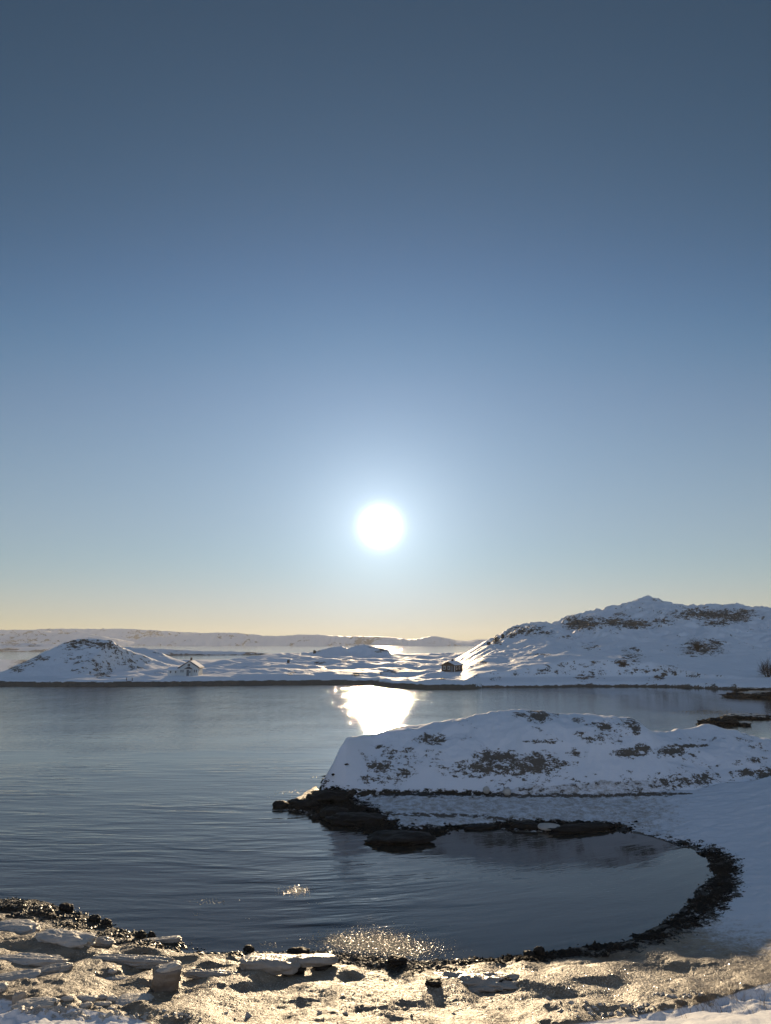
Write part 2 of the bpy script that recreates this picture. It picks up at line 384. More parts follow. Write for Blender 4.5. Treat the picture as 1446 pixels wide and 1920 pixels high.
def band(u, v, pts, half, a=1.0):
    """soft strip about a traced line, half width given per point"""
    pu = [p[0] for p in pts]; pv = [p[1] for p in pts]
    c = np.interp(u, pu, pv); h = np.interp(u, pu, half) if hasattr(half, '__len__') else half
    m = np.clip(1.3-np.abs(v-c)/h, 0, 1)*(u > pu[0])*(u < pu[-1])
    return m*a
ROCKPATCH = [(812,1386,30,10,.62),(800,1383,14,7,.8),(710,1400,14,4,.6),(730,1412,12,12,.6),(715,1438,24,12,.75),(765,1408,12,6,.6),(760,1450,18,10,.6),(690,1462,16,8,.55),(725,1455,40,18,.42),
 (930,1420,38,12,.85),(1012,1428,28,16,.8),(910,1440,55,14,.7),(985,1440,60,14,.72),(870,1450,40,8,.5),(1050,1435,25,8,.6),
 (1010,1343,20,10,.95),(975,1340,14,6,.6),(1045,1340,8,5,.5),(1085,1350,10,5,.6),(1133,1363,14,7,.85),(1090,1375,14,4,.7),(1120,1358,20,4,.5),(1183,1357,15,13,.62),(1192,1368,8,8,.95),(1018,1390,30,4,.62),(1115,1385,22,9,.5),(1080,1412,20,9,.45),
 (1180,1412,26,8,.85),(1205,1404,20,8,.75),(1265,1408,20,9,.85),(1240,1412,12,8,.6),(1290,1398,36,3,.8),(1300,1415,15,8,.4),
 (1260,1465,50,14,.55),(1320,1460,24,12,.65),(1400,1450,24,8,.8),(1440,1455,30,16,.75),(1420,1425,16,5,.7),(1385,1430,10,5,.6),(1370,1470,20,8,.4),(1110,1468,20,5,.4),(1075,1470,10,4,.5)]
def build_near():
    ys = np.concatenate([np.linspace(-40, -4, 14)[:-1], np.linspace(-4, 15.5, 40)[:-1], np.arange(15.5, 34, .055), np.arange(34, 60, .075), np.linspace(60, 66, 40), np.linspace(67, 150, 40)])
    ti = np.linspace(-.60, .60, 980)
    tau = np.concatenate([np.linspace(-2.6, -.62, 80), ti, np.linspace(.62, 2.6, 80)])
    Y, T = np.meshgrid(ys, tau, indexing='ij'); X = T*(np.maximum(Y, -4)+6)
    z, d, dd, tf, m = near_height(X, Y)
    u, v = proj(X, Y, z)
    # rock: traced bare patches on the headland's face plus the tide band
    rock = ell(u, v, ROCKPATCH)*1.14*(m > 0)
    rock = np.maximum(rock, .30*(m > 0)*(tf > .02)*(tf < .9)*sstep(-.1, .35, fbm(X*.3, Y*.5, 3, 71)))
    rock = np.maximum(rock, band(u, v, [(585,1484),(700,1487),(850,1487),(980,1492),(1120,1492),(1250,1488),(1300,1488)], [6,9,8,5,4,5,1])*(Y > 40)*.82)
    rock = np.maximum(rock, band(u, v, [(520,1512),(560,1505),(600,1508),(650,1520),(700,1528),(720,1535)], [9,22,34,30,16,6])*(Y > 36)*1.0)
    rock = np.maximum(rock, band(u, v, [(600,1530),(640,1545),(700,1560),(760,1570),(800,1562),(830,1556)], [10,16,20,22,18,4])*(Y > 36))
    rock = np.maximum(rock, band(u, v, [(700,1524),(800,1528),(900,1530),(990,1541),(1080,1545)], [4,5,4,7,4])*(Y > 36)*.75)
    rock = np.maximum(rock, band(u, v, [(820,1552),(900,1549),(960,1548),(1000,1546),(1060,1549),(1120,1552),(1165,1551),(1180,1556)], [4,7,9,12,13,12,9,2])*(Y > 36)*1.0)
    rock = np.maximum(rock, sstep(.10, -.02, z)*.9)
    # weed and dark shingle band round the bay
    weed = np.zeros(X.shape)
    wb = [(1205,1570,50,5,.6),(1270,1581,34,7,.8),(1330,1600,26,12,.95),(1352,1625,30,22,1.1),(1352,1660,34,28,1.1),(1318,1695,40,24,1.1),(1270,1727,42,18,1.05),(1210,1755,50,13,1.05),(1140,1776,55,10,1.05),(1060,1788,60,9,1.0),(980,1797,50,8,1.0),(900,1801,50,7,.8)]
    weed = np.maximum(weed, ell(u, v, wb))
    for pts, hw in (([(520,1512),(560,1505),(600,1505),(650,1518),(700,1530),(735,1548)], [8,22,36,36,26,10]), ([(600,1530),(640,1545),(700,1560),(760,1572),(800,1564),(830,1556)], [10,18,24,26,20,4]),
                    ([(830,1553),(900,1550),(1000,1549),(1100,1553),(1165,1552),(1185,1556)], [4,6,9,12,11,2]), ([(590,1482),(700,1487),(850,1488),(960,1491)], [6,8,7,2])):
        weed = np.maximum(weed, band(u, v, pts, hw, .80)*(Y > 36))
    wl = [(20,1690,60,14,.72),(60,1712,60,13,.62),(120,1712,60,14,.6),(170,1735,50,14,.6),(230,1752,50,10,.58),(290,1765,60,8,.62),(350,1775,28,7,.8),(440,1788,90,5,.8),(570,1786,60,8,1),(640,1790,60,10,1),(700,1800,60,12,1),(760,1812,60,14,1),(800,1815,50,12,.9),(850,1804,50,6,.9),(830,1840,30,9,.75),(935,1830,28,12,.7),(30,1697,30,8,1)]
    weed = np.maximum(weed, ell(u, v, wl))
    # footprints' trodden snow stays snow; ice covers the beach, the shelf and the bay's right-hand slope
    snowbank = sstep(0, 14, v - np.interp(u, [0, 150, 260, 420, 900, 1000, 1200, 1300, 1446, 1700], [1868, 1885, 1905, 1960, 1960, 1925, 1897, 1880, 1836, 1790]))
    ice = np.where(Y < 36, .85, .45)*(1-snowbank)
    ice = ice*(1-.75*sstep(1180, 1420, u)*sstep(1850, 1700, v)*(Y < 47))
    ice = np.where(m > .5, np.where(tf > .03, 0, ice), ice)
    ice = np.where(Y > 47.2, 0, ice); ice = np.where(Y < 12, 0, ice)
    V = np.stack([X.ravel(), Y.ravel(), z.ravel()], 1)
    o = mesh_obj('ground', V, grid_faces(*X.shape), MAT_NEAR, attrs={'rock': rock, 'weed': weed, 'ice': ice})
    tag(o, kind='structure')
build_near()
def gz(x, y):
    z, *_ = near_height(np.array([[float(x)]]), np.array([[float(y)]])); return float(z[0, 0])
def on_ground(u, v):
    z = .5
    for _ in range(12):
        x, y = on_z(u, v, z); z = .5*z+.5*gz(x, y)
    return x, y, z

# ------------------------------------------------------------------ far shore: island, hills, cove
def ridge(X, Y, crest, wf, wb, pf=1.0, pb=1.2, base=-1.0, warp=0):
    c = np.array([at_y(u, v, D) for u, v, D in crest]); c = c[np.argsort(c[:, 0])]
    yc = np.interp(X, c[:, 0], c[:, 1]) + warp*gn(X/22, X*0+warp, 77); zc = np.interp(X, c[:, 0], c[:, 2])
    dx = np.maximum(0, np.maximum(c[0, 0]-X, X-c[-1, 0])); zc = zc - dx*.35
    tf = np.clip((yc-Y)/wf, 0, 1); tb = np.clip((Y-yc)/wb, 0, 1)
    p = np.where(Y < yc, (1-tf)**pf if pf >= 1 else 1-tf**(1/pf), 1-tb**pb)
    return base + (zc-base)*p
FS = [(-300,1277),(0,1286.5),(200,1287),(400,1285),(560,1283.5),(640,1283),(700,1284),(735,1289.5),(800,1292),(860,1292.5),(895,1291.5),(905,1289),(1000,1289),(1100,1287),(1250,1287.5),(1360,1292),(1446,1294),(1600,1300)]
fsw = np.array([on_z(u, v) for u, v in FS])
CLIFFS = [(1095,1168,36,14,1),(1150,1164,30,10,1),(1190,1166,34,10,1),(1330,1150,70,12,1),(1380,1158,30,10,.8),(985,1181,34,9,1),(1005,1176,20,7,.8),(935,1198,12,8,.8),(1320,1215,38,14,.5),(160,1204,50,7,.45)]
PADS = [(*at_y(358, 1266, 194), 7.5, 7), (*at_y(848, 1259, 200), 5.5, 6)]
def far_height(X, Y):
    ys = np.interp(X, fsw[:, 0], fsw[:, 1]) + 1.2*gn(X/6, X*0, 90) + .5*gn(X/2, X*0, 91)
    d = Y-ys
    base = 1.5 + 1.9*fbm(X/24, Y/15, 4, 101) - sstep(300, 420, Y)*6
    base = base*sstep(-400, -60, X-999*0) 
    base = base + np.clip(Y-188, 0, 130)*.026*sstep(-75, -45, X)
    left_cut = sstep(-112, -100, X + .0*Y)
    base = base*left_cut - 2*(1-left_cut)
    r1 = ridge(X, Y, [(-30,1285,205),(5,1272,205),(30,1256,205),(50,1241,206),(75,1229,206),(100,1216,207),(125,1207,208),(150,1202,208),(180,1201,209),(205,1204,209),(225,1212,212),(250,1223,218),(290,1238,226),(330,1250,232),(375,1258,236)], 27+26*sstep(-74, -58, X), 22, 1.15, 1.4, .5, 3)
    r1b = ridge(X, Y, [(200,1215,245),(235,1216,245),(270,1217,246),(300,1225,246),(330,1237,244),(360,1248,240)], 30, 22, 1, 1.3, .5, 2)
    r2 = ridge(X, Y, [(420,1252,290),(500,1248,290),(540,1240,290),(560,1233,292),(580,1224,293),(600,1221,294),(625,1216,296),(640,1213,297),(652,1217,297),(668,1213,298),(685,1211,298),(700,1215,297),(728,1219,296),(734,1228,294),(745,1240,290)], 20, 30, 1.1, 1.3, 1, 3)
    r3 = ridge(X, Y, [(300,1272,186),(380,1266,190),(440,1259,192),(480,1254,194),(530,1253,194),(600,1256,193),(660,1257,193),(720,1252,198),(760,1254,198),(800,1262,190)], 15, 30, .8, 1, .9, 3)
    r4 = ridge(X, Y, [(738,1284,172),(770,1275,174),(800,1263,177),(830,1259,179),(850,1264,178),(880,1276,175),(897,1286,172)], 9, 9, 1.0, 1, .6, 1)
    r5 = ridge(X, Y, [(700,1236,330),(760,1228,340),(830,1226,350),(900,1222,350),(1000,1210,350)], 60, 50, 1, 1.2, 1, 4)
    RH = [(862,1240,238),(880,1225,240),(897,1214,242),(912,1204,244),(928,1199,245),(950,1186,248),(985,1174,252),(1010,1170,254),(1038,1176,256),(1060,1161,262),(1075,1155,265),(1110,1151,270),(1140,1146,275),(1165,1134,280),(1190,1127,283),(1215,1123,286),(1245,1131,288),(1275,1137,288),(1330,1137,286),(1380,1135,285),(1405,1142,284),(1446,1141,284),(1560,1138,280),(1750,1150,270)]
    r6 = ridge(X, Y, RH, 112, 70, 1.05, 1.3, 1, 6)
    # spur whose edge catches the sun, in front of the main ridge
    r7 = ridge(X, Y, [(845,1280,176),(862,1266,182),(872,1257,187),(885,1248,192),(897,1238,197),(905,1233,199),(930,1226,205),(960,1220,212),(1000,1207,222),(1025,1195,228),(1040,1190,232),(1080,1192,236),(1120,1188,240),(1170,1184,244),(1210,1178,248),(1245,1170,252),(1262,1155,258),(1290,1146,264)], 52, 20, 1.15, 1.2, 1.0, 2)
    r8 = ridge(X, Y, [(1050,1290,176),(1150,1262,196),(1250,1235,214),(1320,1215,226),(1400,1195,236),(1446,1185,240),(1650,1170,240)], 66, 26, .9, 1.3, 1.0, 5)
    r9 = ridge(X, Y, [(1300,1176,240),(1330,1166,255),(1380,1158,262),(1446,1160,262),(1650,1150,255)], 30, 20, 1.0, 1.0, -1, 3)
    z = base
    for r, k in ((r1, .8), (r1b, .5), (r2, .6), (r3, .4), (r4, .3), (r5, .6), (r6, .5), (r7, .3), (r8, 1.5), (r9, .8)): z = smax(z, r, k)
    hgt = np.clip(z/12, 0, 1)
    z = z + hgt*(1.5*ridged(X/13, Y/13, 4, 111)-.7 + .65*ridged((X+.5*Y)/4.5, (Y-.3*X)/8, 4, 113)-.3) + (.10+.6*hgt)*fbm(X/9, Y/9, 4, 121)
    # craggy outcrops on the heights: stepped ledges
    crag = sstep(.0, .4, fbm(X/17, Y/12, 3, 131)+.15)*sstep(7, 13, z)
    z = z + crag*1.5*np.abs(gn(X/4.1, Y/3.1, 132)) + crag*.5*np.abs(gn(X/1.7, Y/1.9, 133)) + sstep(9, 16, z)*1.3*(ridged(X/7, Y/16, 3, 134)-.55)
    for hx, hy, hz_, rx, ry in PADS:
        k = np.exp(-(((X-hx)/rx)**4+((Y-hy)/ry)**4)); z = z*(1-k)+hz_*k
    cu, cv = proj(X, Y, z)
    cl = ell(cu, cv, CLIFFS)
    z = z + cl*(1.7*np.abs(gn(X/2.6, Y/4.5, 135)) + .5*gn(X/1.2, Y/2, 136))
    z = np.minimum(z, np.where(d > 0, .95*np.clip(d/1.6, 0, 1)**.7 + .22*np.maximum(d-1.2, 0) + np.maximum(d-6, 0)*.9, d*.3))
    back = 430 - 60*sstep(0, -90, X)
    z = z - np.maximum(0, Y-back)*.1
    return np.maximum(z, -3), d, crag
def build_far():
    ys = np.concatenate([np.arange(150, 215, .42), np.arange(215, 310, .62), np.linspace(311, 470, 100)])
    tau = np.concatenate([np.linspace(-1.2, -.60, 90)[:-1], np.linspace(-.60, .60, 1000), np.linspace(.60, 1.2, 90)[1:]])
    Y, T = np.meshgrid(ys, tau, indexing='ij'); X = T*Y
    z, d, crag = far_height(X, Y)
    gy, gx = np.gradient(z); dy = np.gradient(Y, axis=0); dx = np.gradient(X, axis=1)
    slope = np.sqrt((gy/dy)**2+(gx/dx)**2)
    u, v = proj(X, Y, z)
    rock = .28*sstep(.45, 1.3, slope) + .22*sstep(.0, .5, fbm(X/9, Y/6, 3, 141))
    far_patch = [(1075,1168,16,12,.9),(1110,1160,20,5,.7),(1395,1148,20,6,.8),(1300,1146,24,6,.8),(1020,1186,20,5,.6),(960,1190,16,6,.7),(1165,1152,14,4,.6),(1095,1170,32,10,.95),(1150,1166,26,8,.8),(1190,1170,30,8,.95),(1330,1152,70,9,.85),(1380,1158,26,9,.9),(1345,1168,30,6,.7),(1240,1165,30,8,.55),(985,1183,30,8,.75),(1000,1178,20,6,.7),(932,1200,8,8,.8),
      (1320,1215,38,14,.72),(1345,1205,16,5,.85),(1295,1222,16,8,.6),(1168,1244,14,7,.8),(1185,1228,20,16,.5),(1230,1272,14,4,.7),(1255,1258,20,10,.5),(1100,1270,30,8,.45),(930,1272,10,4,.6),(905,1243,8,4,.8),(1010,1228,26,3,.45),(1110,1213,20,8,.45),(1060,1195,30,5,.4),
      (150,1204,40,5,.75),(190,1208,30,6,.75),(140,1213,24,6,.6),(215,1218,14,8,.6),(45,1242,20,9,.65),(30,1254,14,8,.6),(75,1234,16,6,.6),(190,1265,16,5,.7),(145,1258,14,4,.5),(250,1252,20,6,.5),(240,1240,20,10,.45),(305,1218,24,4,.4),(155,1235,50,14,.36),
      (672,1265,10,3,.8),(735,1260,22,6,.5),(600,1243,10,3,.7),(545,1262,8,4,.6),(700,1213,20,3,.45),(715,1219,14,4,.6),(595,1219,8,4,.6),(655,1238,20,3,.4),(830,1272,6,3,.5)]
    rock = np.maximum(rock, ell(u, v, far_patch))
    top = .85 + .15*fbm(X/8, Y*0, 2, 150); top = np.where(X > 20, .28, top)
    rock = np.maximum(rock, sstep(top+.22, top-.05, z)*(d < 9)*1.1)
    ice = np.zeros(X.shape); weed = np.zeros(X.shape)
    V = np.stack([X.ravel(), Y.ravel(), z.ravel()], 1)
    o = mesh_obj('hills', V, grid_faces(*X.shape), MAT_FAR, attrs={'rock': rock, 'weed': weed, 'ice': ice})
    tag(o, kind='structure')
build_far()
def fz(x, y):
    z, *_ = far_height(np.array([[float(x)]]), np.array([[float(y)]])); return float(z[0, 0])
def on_far(u, v, lo=165, hi=330):
    for Y in np.arange(lo, hi, .5):
        x, y, z = at_y(u, v, Y)
        if z <= fz(x, y): return x, y, fz(x, y)
    x, y, z = at_y(u, v, hi); return x, y, fz(x, y)

# distant fells across the fjord
def build_distant():
    ys = np.concatenate([np.linspace(470, 1000, 170), np.linspace(1010, 3600, 170)])
    tau = np.linspace(-1.3, 1.3, 900)
    Y, T = np.meshgrid(ys, tau, indexing='ij'); X = T*Y
    a = ridge(X, Y, [(-300,1206,900),(0,1206,900),(60,1205,900),(110,1209,880),(160,1213,860),(200,1216,850)], 160, 120, 1, 1.2, -6, 20)
    b = ridge(X, Y, [(210,1222,560),(250,1216,570),(300,1216,580),(345,1218,590),(400,1220,600),(470,1223,600),(530,1229,590),(560,1234,580),(600,1240,570)], 30, 70, 1, 1.2, -6, 15)
    c = ridge(X, Y, [(-700,1178,3000),(-300,1180,3000),(0,1182,3000),(60,1180,3000),(150,1179,3000),(250,1180,3000),(310,1183,2950),(350,1186,2900),(420,1189,2700)], 210, 500, 1.0, 1.2, -10, 60)
    e = ridge(X, Y, [(-200,1194,2500),(0,1190,2500),(80,1183,2500),(150,1186,2500),(200,1196,2500),(260,1206,2500)], 200, 400, 1, 1.2, -10, 60)
    f = ridge(X, Y, [(280,1194,2600),(360,1188,2650),(430,1187,2650),(480,1190,2600),(520,1191,2600),(560,1190,2550),(600,1191,2500),(650,1192,2500),(700,1193,2500),(730,1195,2450),(770,1198,2400),(795,1196,2400),(815,1193,2400),(835,1196,2400),(870,1200,2400),(905,1199,2400),(1000,1196,2400),(1300,1190,2500),(1800,1185,2500)], 170, 500, .9, 1.2, -10, 60)
    z = np.maximum.reduce([a, b, c, e, f])
    far = sstep(1200, 1900, Y)
    z = z + far*(9*(ridged(X/240, Y/420, 5, 201)-.6)*sstep(2, 25, z) + 2*fbm(X/120, Y/120, 4, 202)) + (1-far)*1.0*fbm(X/45, Y/40, 4, 203)
    gy, gx = np.gradient(z); slope = np.abs(gy/np.gradient(Y, axis=0)) + np.abs(gx/np.gradient(X, axis=1))
    rock = .34*sstep(-.2, .5, fbm(X/160, Y/110, 4, 211)) + .25*sstep(.05, .3, slope)
    rock = np.maximum(rock, sstep(1.6, .3, z)*.8*(Y < 1200))
    rock = np.where((Y > 1200), rock*.72, rock)
    V = np.stack([X.ravel(), Y.ravel(), z.ravel()], 1)
    o = mesh_obj('distant_hills', V, grid_faces(*X.shape), MAT_DIST, attrs={'rock': rock, 'weed': rock*0, 'ice': rock*0})
    tag(o, kind='structure')
build_distant()
#@@OBJECTS@@
import bmesh
rnd = random.Random(7)
# ------------------------------------------------------------------ lumps of ice and stone
def lump_mesh(lx, ly, lz, seed, k=3.0, amp=.12, sub=4, freq=1.6, flat_top=0, lean=0.0):
    bm = bmesh.new(); bmesh.ops.create_icosphere(bm, subdivisions=sub, radius=1)
    off = Vector((seed*3.17, seed*1.91, seed*.73)); V = []
    for v in bm.verts:
        n = v.co.normalized(); m = (abs(n.x)**k+abs(n.y)**k+abs(n.z)**k)**(1/k); p = n/m
        q = Vector((p.x*lx, p.y*ly, p.z*lz))
        f = freq/max(lx, .2)
        dsp = mnoise.fractal(p*freq+off, .9, 2.1, 5)*amp + mnoise.noise(p*.8+off)*amp*.8
        q = Vector((p.x*lx*(1+dsp), p.y*ly*(1+dsp), p.z*lz*(1+dsp*.9)))
        q.z += mnoise.fractal(Vector((q.x*3.1, q.y*3.1, 0))+off, .8, 2.2, 4)*amp*lz*.8
        q.x += lean*q.z
        V.append(q)
    Fc = [[w.index for w in f.verts] for f in bm.faces]; bm.free()
    return [tuple(a) for a in V], Fc
def lump(name, cat, label, pos, size, mat, seed, k=3.0, amp=.14, sub=4, rz=0, tilt=(0, 0), lift=.25, freq=1.6, group=None, lean=0, parent=None):
    lx, ly, lz = (a/2 for a in size)
    V, Fc = lump_mesh(lx, ly, lz, seed, k, amp, sub, freq, 0, lean)
    x, y, z = pos
    o = mesh_obj(name, V, Fc, mat, loc=(x, y, z+lz*lift*2-lz*.5+lz*.35), parent=parent)
    o.rotation_euler = (tilt[0], tilt[1], rz)
    if not parent: tag(o, label, cat, group)
    return o
GI = 'lumps and slabs of shore ice frozen along the beach'
ICES = [ # name, category, label, (u,v), size, k, amp, rz, lift, mat
 ('ice_slab','ice slab','long straight slab of ice lying lengthwise above the left beach, behind the upright block',(248,1804),(2.5,.42,.34),5,.10,-.10,.3,0),
 ('ice_slab','ice slab','tilted slab of ice reaching to the water edge among dark weed',(300,1766),(1.35,.30,.20),6,.10,.22,.6,0),
 ('ice_mound','ice mound','smooth round mound of ice at the left edge, nearest the weed strip',(28,1742),(1.7,.95,.55),2.4,.12,-.1,.2,1),
 ('ice_mound','ice mound','largest bulging mound of ice below the weed strip on the left beach',(118,1764),(2.0,.95,.62),2.6,.13,-.25,.2,1),
 ('ice_mound','ice mound','small hollowed mound of ice right of the largest mound, touching the weed',(186,1768),(.85,.5,.34),2.6,.2,.1,.2,0),
 ('ice_slab','ice slab','broad low slab of ice at the left edge above the wedge shaped piece',(52,1803),(2.1,.6,.36),3.4,.16,-.05,.2,1),
 ('ice_boulder','ice boulder','rounded whale backed lump of ice at the left edge with a small dark hole',(28,1838),(1.3,.5,.40),2.6,.10,.35,.3,1),
 ('ice_wedge','ice wedge','wedge shaped piece of ice with a bright square end beside the broad slab',(98,1826),(1.05,.42,.42),4,.12,.55,.35,0),
 ('ice_lump','ice lump','small round lump of ice cut by the left edge of the picture',(2,1856),(.32,.28,.34),2.6,.12,0,.3,1),
 ('ice_shard','ice shard','small upright shard of ice at lower left standing beside a flat cracked cake',(35,1880),(.30,.14,.40),5,.14,.5,.5,0),
 ('ice_cake','ice cake','flat cracked cake of ice at lower left right of the small upright shard',(68,1884),(.95,.40,.20),3,.2,.1,.3,1),
 ('ice_cobble','ice cobble','lone flat cobble of ice left of the huddled row of cobbles',(126,1874),(.34,.16,.13),2.6,.12,0,.4,1),
 ('ice_cobble','ice cobble','widest cobble in the huddled row left of the round ice disc',(161,1876),(.55,.26,.20),2.8,.16,-.1,.4,1),
 ('ice_cobble','ice cobble','tilted narrow cobble in front of the widest cobble of the row',(160,1887),(.30,.15,.16),2.8,.12,.7,.4,1),
 ('ice_cobble','ice cobble','small cobble of ice at the back of the huddled row',(193,1872),(.26,.18,.16),2.6,.12,.2,.4,1),
 ('ice_cobble','ice cobble','long low cobble at the front right of the huddled row',(192,1885),(.42,.19,.15),2.6,.10,.15,.4,1),
 ('ice_cobble','ice cobble','round cobble closing the right end of the huddled row',(210,1876),(.28,.22,.20),2.3,.10,0,.4,1),
 ('ice_cobble','ice cobble','single small cobble of ice in front of the huddled row, nearest the bottom edge',(208,1893),(.20,.12,.11),2.3,.10,0,.4,1),
 ('ice_cake','ice cake','round flat disc of ice beside the long shadow of the upright block',(252,1874),(.90,.62,.17),2.4,.10,0,.15,1),
 ('ice_lump','ice lump','small lump of ice just in front of the long straight slab',(210,1822),(.26,.18,.13),2.4,.16,0,.3,1),
 ('ice_ledge','ice ledge','thin broken ledge of ice in front of the long slab, half sunk',(216,1836),(.62,.16,.12),3,.2,.1,.2,1),
 ('ice_ledge','ice ledge','low shaded ledge of ice right of the upright block',(392,1826),(1.4,.34,.24),3,.2,-.08,.15,0),
 ('ice_mound','ice mound','golden frozen mound with dark stones at its foot, right of centre on the near beach',(893,1842),(2.5,1.0,.46),2.4,.30,-.08,.12,0),
]
for i, (nm, cat, lab, (u, v), size, k, amp, rz, lift, mi) in enumerate(ICES):
    p = on_ground(u, v)
    lump(nm, cat, lab, p, (size[0], size[1], size[2]*.72), (ICE, ICESNOW)[mi], 11+i*2.3, k+.4, amp*1.25, 5 if size[0] > .8 else 4, rz, (0, 0), lift-.12, 2.3, GI)
# upright block with its snow cap
p = on_ground(311, 1852)
blk = empty('ice_block', p); tag(blk, 'upright square block of shade-toned ice with a white snow cap throwing a long shadow', 'ice block', GI)
V, Fc = lump_mesh(.36, .24, .30, 91, 6, .16, 4, 2.2, 0, .12)
o = mesh_obj('ice_core', V, Fc, ICESHADE, loc=(0, 0, .22), parent=blk, rz=.25)
V, Fc = lump_mesh(.33, .22, .11, 93, 3.5, .14, 4, 1.6, 0, 0)
o = mesh_obj('snow_cap', V, Fc, ICESNOW, loc=(.05, .01, .47), parent=blk, rz=.25); o.rotation_euler = (0, -.18, .25)
# overhanging shelf carried by stones
p = on_ground(527, 1826)
sh = empty('ice_shelf', p); tag(sh, 'thick overhanging shelf of sunlit ice with a dark hollow beneath, left of centre', 'ice shelf', GI)
V, Fc = lump_mesh(.85, .42, .19, 101, 4, .14, 4, 2.2)
mesh_obj('ice_plate', V, Fc, ICE, loc=(-.35, .0, .27), parent=sh, rz=-.10)
V, Fc = lump_mesh(.85, .25, .13, 103, 4, .16, 4, 2.2)
mesh_obj('ice_plate', V, Fc, ICE, loc=(.75, .30, .25), parent=sh, rz=.08)
for (dx, dy, sz) in ((-.95, .1, .22), (.35, .12, .24), (1.2, .3, .22)):
    V, Fc = lump_mesh(sz*1.4, sz*.8, sz*.7, 105+dx, 2.5, .3, 3, 2)
    mesh_obj('stone', V, Fc, ROCK, loc=(dx, dy, .06), parent=sh)

# dark stones along the water and round the headland
STONES = [
 ('dark_stone','stone','round wet stone in the shallows just off the weed, left of centre',(466,1783),(.34,.26,.26),2.2),
 ('dark_stone','stone','jagged dark stone standing on the left tide line farthest from centre',(124,1708),(.55,.35,.36),2.6),
 ('dark_stone','stone','dark stone at the water edge in the middle of the left tide line',(178,1727),(.40,.30,.28),2.6),
 ('dark_stone','stone','low dark stone on the left tide line at its outermost bend',(200,1733),(.34,.24,.26),2.4),
 ('dark_stone','stone','pair leaning dark stone at the water edge beside the tilted ice slab',(264,1758),(.34,.22,.28),2.6),
 ('dark_stone','stone','small dark stone nearest the upper end of the tilted ice slab',(284,1758),(.26,.20,.26),2.4),
 ('dark_stone','stone','black angular stone in a hollow at the left end of the golden frozen mound',(814,1847),(.44,.34,.22),2.6),
 ('dark_stone','stone','dark stone at the right end of the golden frozen mound',(948,1846),(.42,.28,.26),3.0),
 ('dark_stone','stone','dark stone on the crest of the golden frozen mound',(898,1831),(.22,.16,.16),2.6),
 ('dark_stone','stone','tall dark stone of the pair on the weed right of centre',(1012,1790),(.34,.24,.34),2.8),
 ('dark_stone','stone','squat dark stone of the pair on the weed right of centre',(992,1793),(.34,.26,.24),2.6),
 ('dark_stone','stone','weedy dark stone at centre bottom shore beside the glittering slush',(745,1806),(.6,.35,.28),2.6),
 ('dark_stone','stone','flat dark stone left of the glittering slush',(560,1787),(.75,.30,.24),2.8),
 ('tide_rock','rock','small rounded rock off the very tip of the headland',(527,1513),(.95,.6,.50),2.2),
 ('tide_rock','rock','little rock awash just below the headland tip',(592,1535),(.50,.35,.36),2.2),
 ('tide_rock','rock','dark weedy rock in the middle of the spit at the headland tip',(572,1512),(1.9,.9,.62),2.6),
 ('tide_rock','rock','dark rock where the spit meets the snow of the headland tip',(618,1500),(2.6,1.5,.8),2.6),
 ('tide_rock','rock','dark rock on the bay side of the spit, above the little rock awash',(628,1528),(1.6,.9,.62),2.6),
 ('tide_rock','rock','broad dark dome of rock rising from the bay at the foot of the headland',(752,1576),(3.1,1.7,.55),2.2),
 ('tide_rock','rock','dark weedy rock between the headland tip and the broad dome',(672,1540),(3.4,1.6,.6),2.2),
 ('tide_rock','rock','long dark rock bar along the far side of the bay',(1090,1556),(3.6,.9,.42),2.6),
 ('tide_rock','rock','dark rock hump left of the long bar across the bay',(985,1550),(1.6,.7,.36),2.4),
 ('tide_rock','rock','low dark rock under the ice edge in the middle of the headland shore',(900,1553),(1.8,.6,.26),2.6),
]
for i, (nm, cat, lab, (u, v), size, k) in enumerate(STONES):
    p = on_ground(u, v); p = (p[0], p[1], max(p[2], -.05))
    lump(nm, cat, lab, p, size, ROCK, 201+i*1.7, k, .26, 4, rnd.uniform(-.3, .3), (0, 0), .25, 2.2, 'dark stones and rocks of the tide line')
p = on_ground(1028, 1553)
lump('ice_cake', 'ice cake', 'oval white cake of ice lying between dark rocks on the far side of the bay', (p[0], p[1]-.3, max(p[2], .1)), (1.25, .8, .26), ICESNOW, 301, 2.4, .06, 4, -.3, (.15, 0), .5, 1.4)
for u, v, sz, lab in ((912, 1488, .42, 'left one of two pale round ice lumps at the foot of the headland'), (951, 1491, .5, 'right one of two pale round ice lumps at the foot of the headland')):
    lump('ice_lump', 'ice lump', lab, on_ground(u, v), (sz, sz*.7, sz), ICESNOW, 310+u, 2.2, .12, 3, 0, (0, 0), .5, 1.4)

def snowy_rock(name, label, u, v, size, seed, snow=True, pos=None, amp=.25):
    x, y, z = pos or (*on_z(u, v), 0.0)
    root = empty(name, (x, y, z)); tag(root, label, 'rock islet' if size[0] > 3 else 'rock')
    V, Fc = lump_mesh(size[0]/2, size[1]/2, size[2]/2, seed, 2.1, amp*1.7, 5, 2.4)
    mesh_obj('rock', V, Fc, ROCK, loc=(0, 0, size[2]*.12), parent=root)
    if snow:
        V, Fc = lump_mesh(size[0]*.40, size[1]*.36, size[2]*.26, seed+5, 2.1, amp*1.5, 5, 2.4)
        mesh_obj('snow_cap', V, Fc, ICESNOW, loc=(size[0]*.05, size[1]*.06, size[2]*.48), parent=root)
    return root
snowy_rock('rock_islet', 'long dark reef of rock behind the headland crest, in the cove at right', 1345, 1358, (5.2, 2.2, 1.1), 401, False)
snowy_rock('rock_islet', 'snow dusted flat reef behind and right of the long dark reef', 1395, 1346, (6.0, 3.0, .7), 403)
